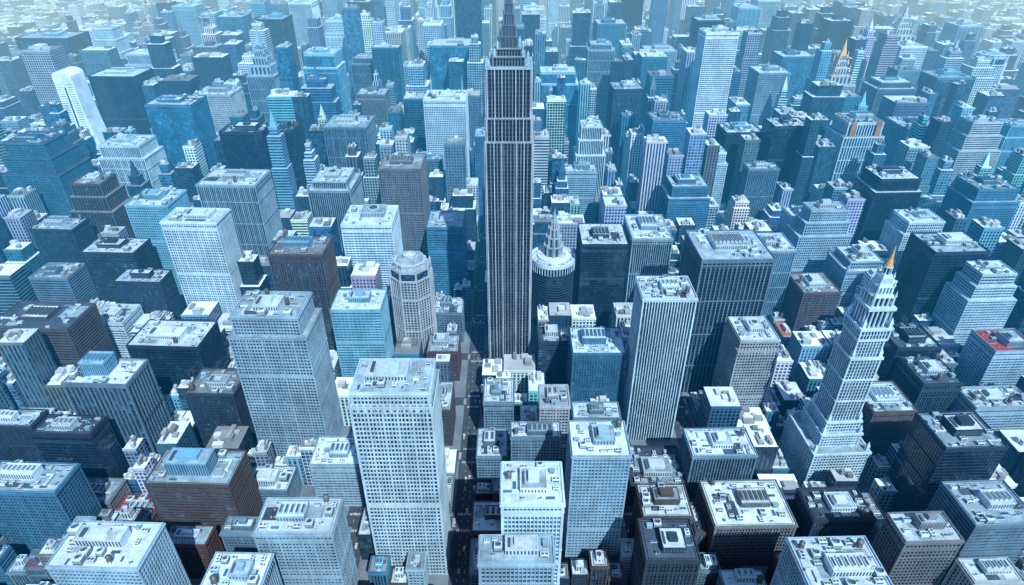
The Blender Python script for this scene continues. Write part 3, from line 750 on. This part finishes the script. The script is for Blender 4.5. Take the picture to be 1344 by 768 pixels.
# remaining fabric of the far city
mb=MB(); cw_,cs_=[],[]
def fb(x0,x1,y0,y1,z0,z1,wc,stl,roofc,pp=4.6):
    nx=max(2,round((x1-x0)/pp)); ny=max(2,round((y1-y0)/pp)); nz=max(1,round((z1-z0)/(pp*1.05)))
    mb.box(x0,x1,y0,y1,z0,z1,0,uvn=(nx,ny,nz))
    for q in range(4): cw_.extend((*wc,1)*4); cs_.extend((*stl,1)*4)
    cw_.extend((*roofc,1)*4); cs_.extend((2,2,1,1)*4)
pal=[(.39,.60,.72),(.21,.37,.49),(.095,.195,.285),(.12,.158,.19),(.035,.165,.29),(.16,.43,.58),(.012,.038,.072),(.006,.027,.064),(.012,.065,.135),(.33,.43,.49),(.60,.78,.88),(.025,.12,.24),(.012,.048,.095),(.50,.70,.80)]
for i,(k_,s_,h) in enumerate(cand2[NI:]):
    x0,x1,y0,y1=s_; rr=random.Random(7000+i)
    if h>110: 
        e=(x1-x0)*rr.uniform(0,.14); x0+=e;x1-=e; g_=(y1-y0)*rr.uniform(0,.1); y0+=g_; y1-=g_
    wc=tuple(c*rr.uniform(.8,1.15) for c in rr.choice(pal)); stl=rr.choice([(.35,.35,1),(.42,-1,1),(-1,.45,1),(.1,.14,1.2),(.3,.3,1),(.45,.2,.8)])
    stl=(stl[0],stl[1],stl[2]*rr.uniform(.5,2.0))
    v=rr.choice([1.12,1.12,1,.85,.6,.25]); roofc=(.60*v,.77*v,.86*v)
    if h<30 and rr.random()<.06: roofc=(.35,.12,.1)
    if h>70 and rr.random()<.5:
        z1=h*rr.uniform(.65,.92); fb(x0,x1,y0,y1,0,z1,wc,stl,roofc); e=(x1-x0)*rr.uniform(.06,.16); g_=(y1-y0)*rr.uniform(.06,.16)
        x0+=e;x1-=e;y0+=g_;y1-=g_; fb(x0,x1,y0,y1,z1,h,wc,stl,roofc)
        if h>120 and rr.random()<.45:
            e=(x1-x0)*.2;g_=(y1-y0)*.2;x0+=e;x1-=e;y0+=g_;y1-=g_; fb(x0,x1,y0,y1,h,h+14,wc,stl,roofc); h+=14
            if rr.random()<.22:
                cx,cy=(x0+x1)/2,(y0+y1)/2; mb.pyr(cx-5,cx+5,cy-5,cy+5,h,h+24,0,.08)
                for q in range(5): cw_.extend((*wc,1)*4); cs_.extend((2,2,1,1)*4)
    else: fb(x0,x1,y0,y1,0,h,wc,stl,roofc)
    fb(x0-.3,x1+.3,y0-.3,y0+.7,h-2,h+1.4,wc,(2,2,1),tuple(min(.8,c*1.3) for c in wc))
    dd=(2,2,1)
    for _ in range(rr.randint(3,8) if k_<1700 else rr.randint(2,4)):
        a_=rr.uniform(.1,.35)*(x1-x0);c_=rr.uniform(.1,.35)*(y1-y0);px=rr.uniform(x0+1,x1-a_-1);py=rr.uniform(y0+1.5,y1-c_-1);g_=rr.uniform(.2,1)
        fb(px,px+a_,py,py+c_,h,h+rr.uniform(2.5,6.5),(.5*g_,.63*g_,.7*g_),dd,(.6*g_,.77*g_,.86*g_))
me=mb.mesh("distant_city",[FARFAC],{"wallcol":cw_,"style":cs_})
o=obj("distant_buildings",me); o["kind"]="stuff"; o["label"]="hazy mass of distant city high-rises and low blocks"; o["category"]="buildings"

# ground, pavements, markings
gm,t,p=newmat("asphalt_and_far_suburb")
ge=t.nodes.new("ShaderNodeNewGeometry"); P_=ge.outputs["Position"]
vo=t.nodes.new("ShaderNodeTexVoronoi"); vo.inputs["Scale"].default_value=.035; t.links.new(P_,vo.inputs["Vector"]); vb=t.nodes.new("ShaderNodeRGBToBW"); t.links.new(vo.outputs["Color"],vb.inputs[0])
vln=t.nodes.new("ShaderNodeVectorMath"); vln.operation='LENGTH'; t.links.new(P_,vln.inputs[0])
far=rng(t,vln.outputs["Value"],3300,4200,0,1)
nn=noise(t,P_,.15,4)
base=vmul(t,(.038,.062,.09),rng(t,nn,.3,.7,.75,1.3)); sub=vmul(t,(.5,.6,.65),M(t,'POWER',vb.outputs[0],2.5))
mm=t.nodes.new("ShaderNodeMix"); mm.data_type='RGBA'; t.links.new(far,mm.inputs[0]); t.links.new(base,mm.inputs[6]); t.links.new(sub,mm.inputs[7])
t.links.new(mm.outputs[2],p.inputs["Base Color"]); p.inputs["Roughness"].default_value=.9
b=MB(); b.q((-30000,-3000,0),(30000,-3000,0),(30000,50000,0),(-30000,50000,0)); g=obj("ground",b.mesh("ground",[gm])); g["kind"]="structure"
pm=stone("pavement_concrete",(.12,.17,.21),.9,.3); g=obj("pavement",pv.mesh("pavement",[pm])); g["kind"]="structure"
mk=stone("road_paint",(.6,.66,.7),.7,.1); b=MB()
for ax in AVX:
    if abs(ax)>700: continue
    hw=9 if ax==-46 else 11
    for xx in ((-3.2,3.2) if ax==-46 else (-3.6,3.6)):
        y=240
        while y<1300:
            b.q((ax+xx-.12,y,.006),(ax+xx+.12,y,.006),(ax+xx+.12,y+3,.006),(ax+xx-.12,y+3,.006)); y+=9
    for sy in STY:
        if sy>1300: break
        for s_ in(-1,1):
            k=-hw+2
            while k<hw-2:
                yy=sy+s_*9.5; b.q((ax+k,yy-1.4,.006),(ax+k+.6,yy-1.4,.006),(ax+k+.6,yy+1.4,.006),(ax+k,yy+1.4,.006)); k+=1.5
            kk=-5
            while kk<5: xx=ax+s_*(hw+1.2); b.q((xx-1.4,sy+kk,.006),(xx+1.4,sy+kk,.006),(xx+1.4,sy+kk+.6,.006),(xx-1.4,sy+kk+.6,.006)); kk+=1.5
g=obj("road_marking",b.mesh("road_marking",[mk])); g["kind"]="structure"
# cars
def carmesh(nm,c,van=False):
    pm_=stone("car_paint_"+nm,c,.3,.05); b=MB()
    L,Wd=(2.3,.92) if not van else (3.1,1.1); H1=.85 if not van else 1.1; H2=1.45 if not van else 2.6
    b.box(-Wd,Wd,-L,L,.35,H1,0,bottom=True)
    cy0,cy1=(-L*.72,L*.42) if not van else (-L*.98,L*.6)
    o_=[(-Wd*.95,cy0),(Wd*.95,cy0),(Wd*.95,cy1),(-Wd*.95,cy1)]; k=.8 if not van else .97
    i_=[(a*k,c_*(.72 if not van else .95)) for a,c_ in o_]
    for q in range(4):
        a,c_=o_[q],o_[(q+1)%4]; d_,e_=i_[q],i_[(q+1)%4]
        b.q((*a,H1),(*c_,H1),(*e_,H2),(*d_,H2),0 if (van and q!=2) else 1)
    b.q(*[(*q,H2) for q in i_],0)
    for sx_ in(-1,1):
        for sy_ in(-.62,.62):
            for k in range(10):
                a=2*math.pi*k/10;c_=2*math.pi*(k+1)/10;xx=sx_*(Wd+.02)
                b.tri((xx,sy_*L,.35),(xx,sy_*L+.35*math.cos(a),.35+.35*math.sin(a)),(xx,sy_*L+.35*math.cos(c_),.35+.35*math.sin(c_)),2)
                b.q((xx,sy_*L+.35*math.cos(a),.35+.35*math.sin(a)),(xx,sy_*L+.35*math.cos(c_),.35+.35*math.sin(c_)),(xx-sx_*.25,sy_*L+.35*math.cos(c_),.35+.35*math.sin(c_)),(xx-sx_*.25,sy_*L+.35*math.cos(a),.35+.35*math.sin(a)),2)
    return b.mesh("car",[pm_,GL['K'],TRIM])
cars=[("white",carmesh("white",(.5,.55,.58)),"car"),("dark grey",carmesh("grey",(.06,.07,.08)),"car"),("silver",carmesh("silver",(.25,.29,.32)),"car"),("navy",carmesh("navy",(.02,.05,.12)),"car"),("white",carmesh("van",(.5,.54,.57),True),"van"),("yellow",carmesh("yellow",(.35,.22,.05)),"taxi")]
cn=0
for ax in (-46,-150,120,-316,195,340):
    lanes=(-7.4,-1.7,1.7,7.4) if ax==-46 else (-9,-5,5,9)
    for ln in lanes:
        y=300+R.uniform(0,15)
        while y<(800 if ax==-46 else 560):
            if ((y-230)%86)>12 or abs(ln)<7:
                if R.random()<(.28 if ax==-46 else .16) and cn<110 and all(not(f[0]<ax+ln<f[1] and f[2]<y<f[3]) for f in FOOT[1:]):
                    cname,me,ct=R.choice(cars[:5]+cars[1:4]+cars)
                    parked=abs(ln)>7
                    o=obj("parked_car" if parked else ct,me,None,(ax+ln,y,.005),0 if ln>0 else math.pi); cn+=1
                    o["label"]=("%s %s parked along the avenue kerb"%(cname,ct)) if parked else ("%s %s driving in an avenue lane"%(cname,ct)); o["category"]=ct; o["group"]="vehicles on the avenues"
            y+=R.uniform(7,13)
print("objs",len(bpy.data.objects),"cand",len(cand2))
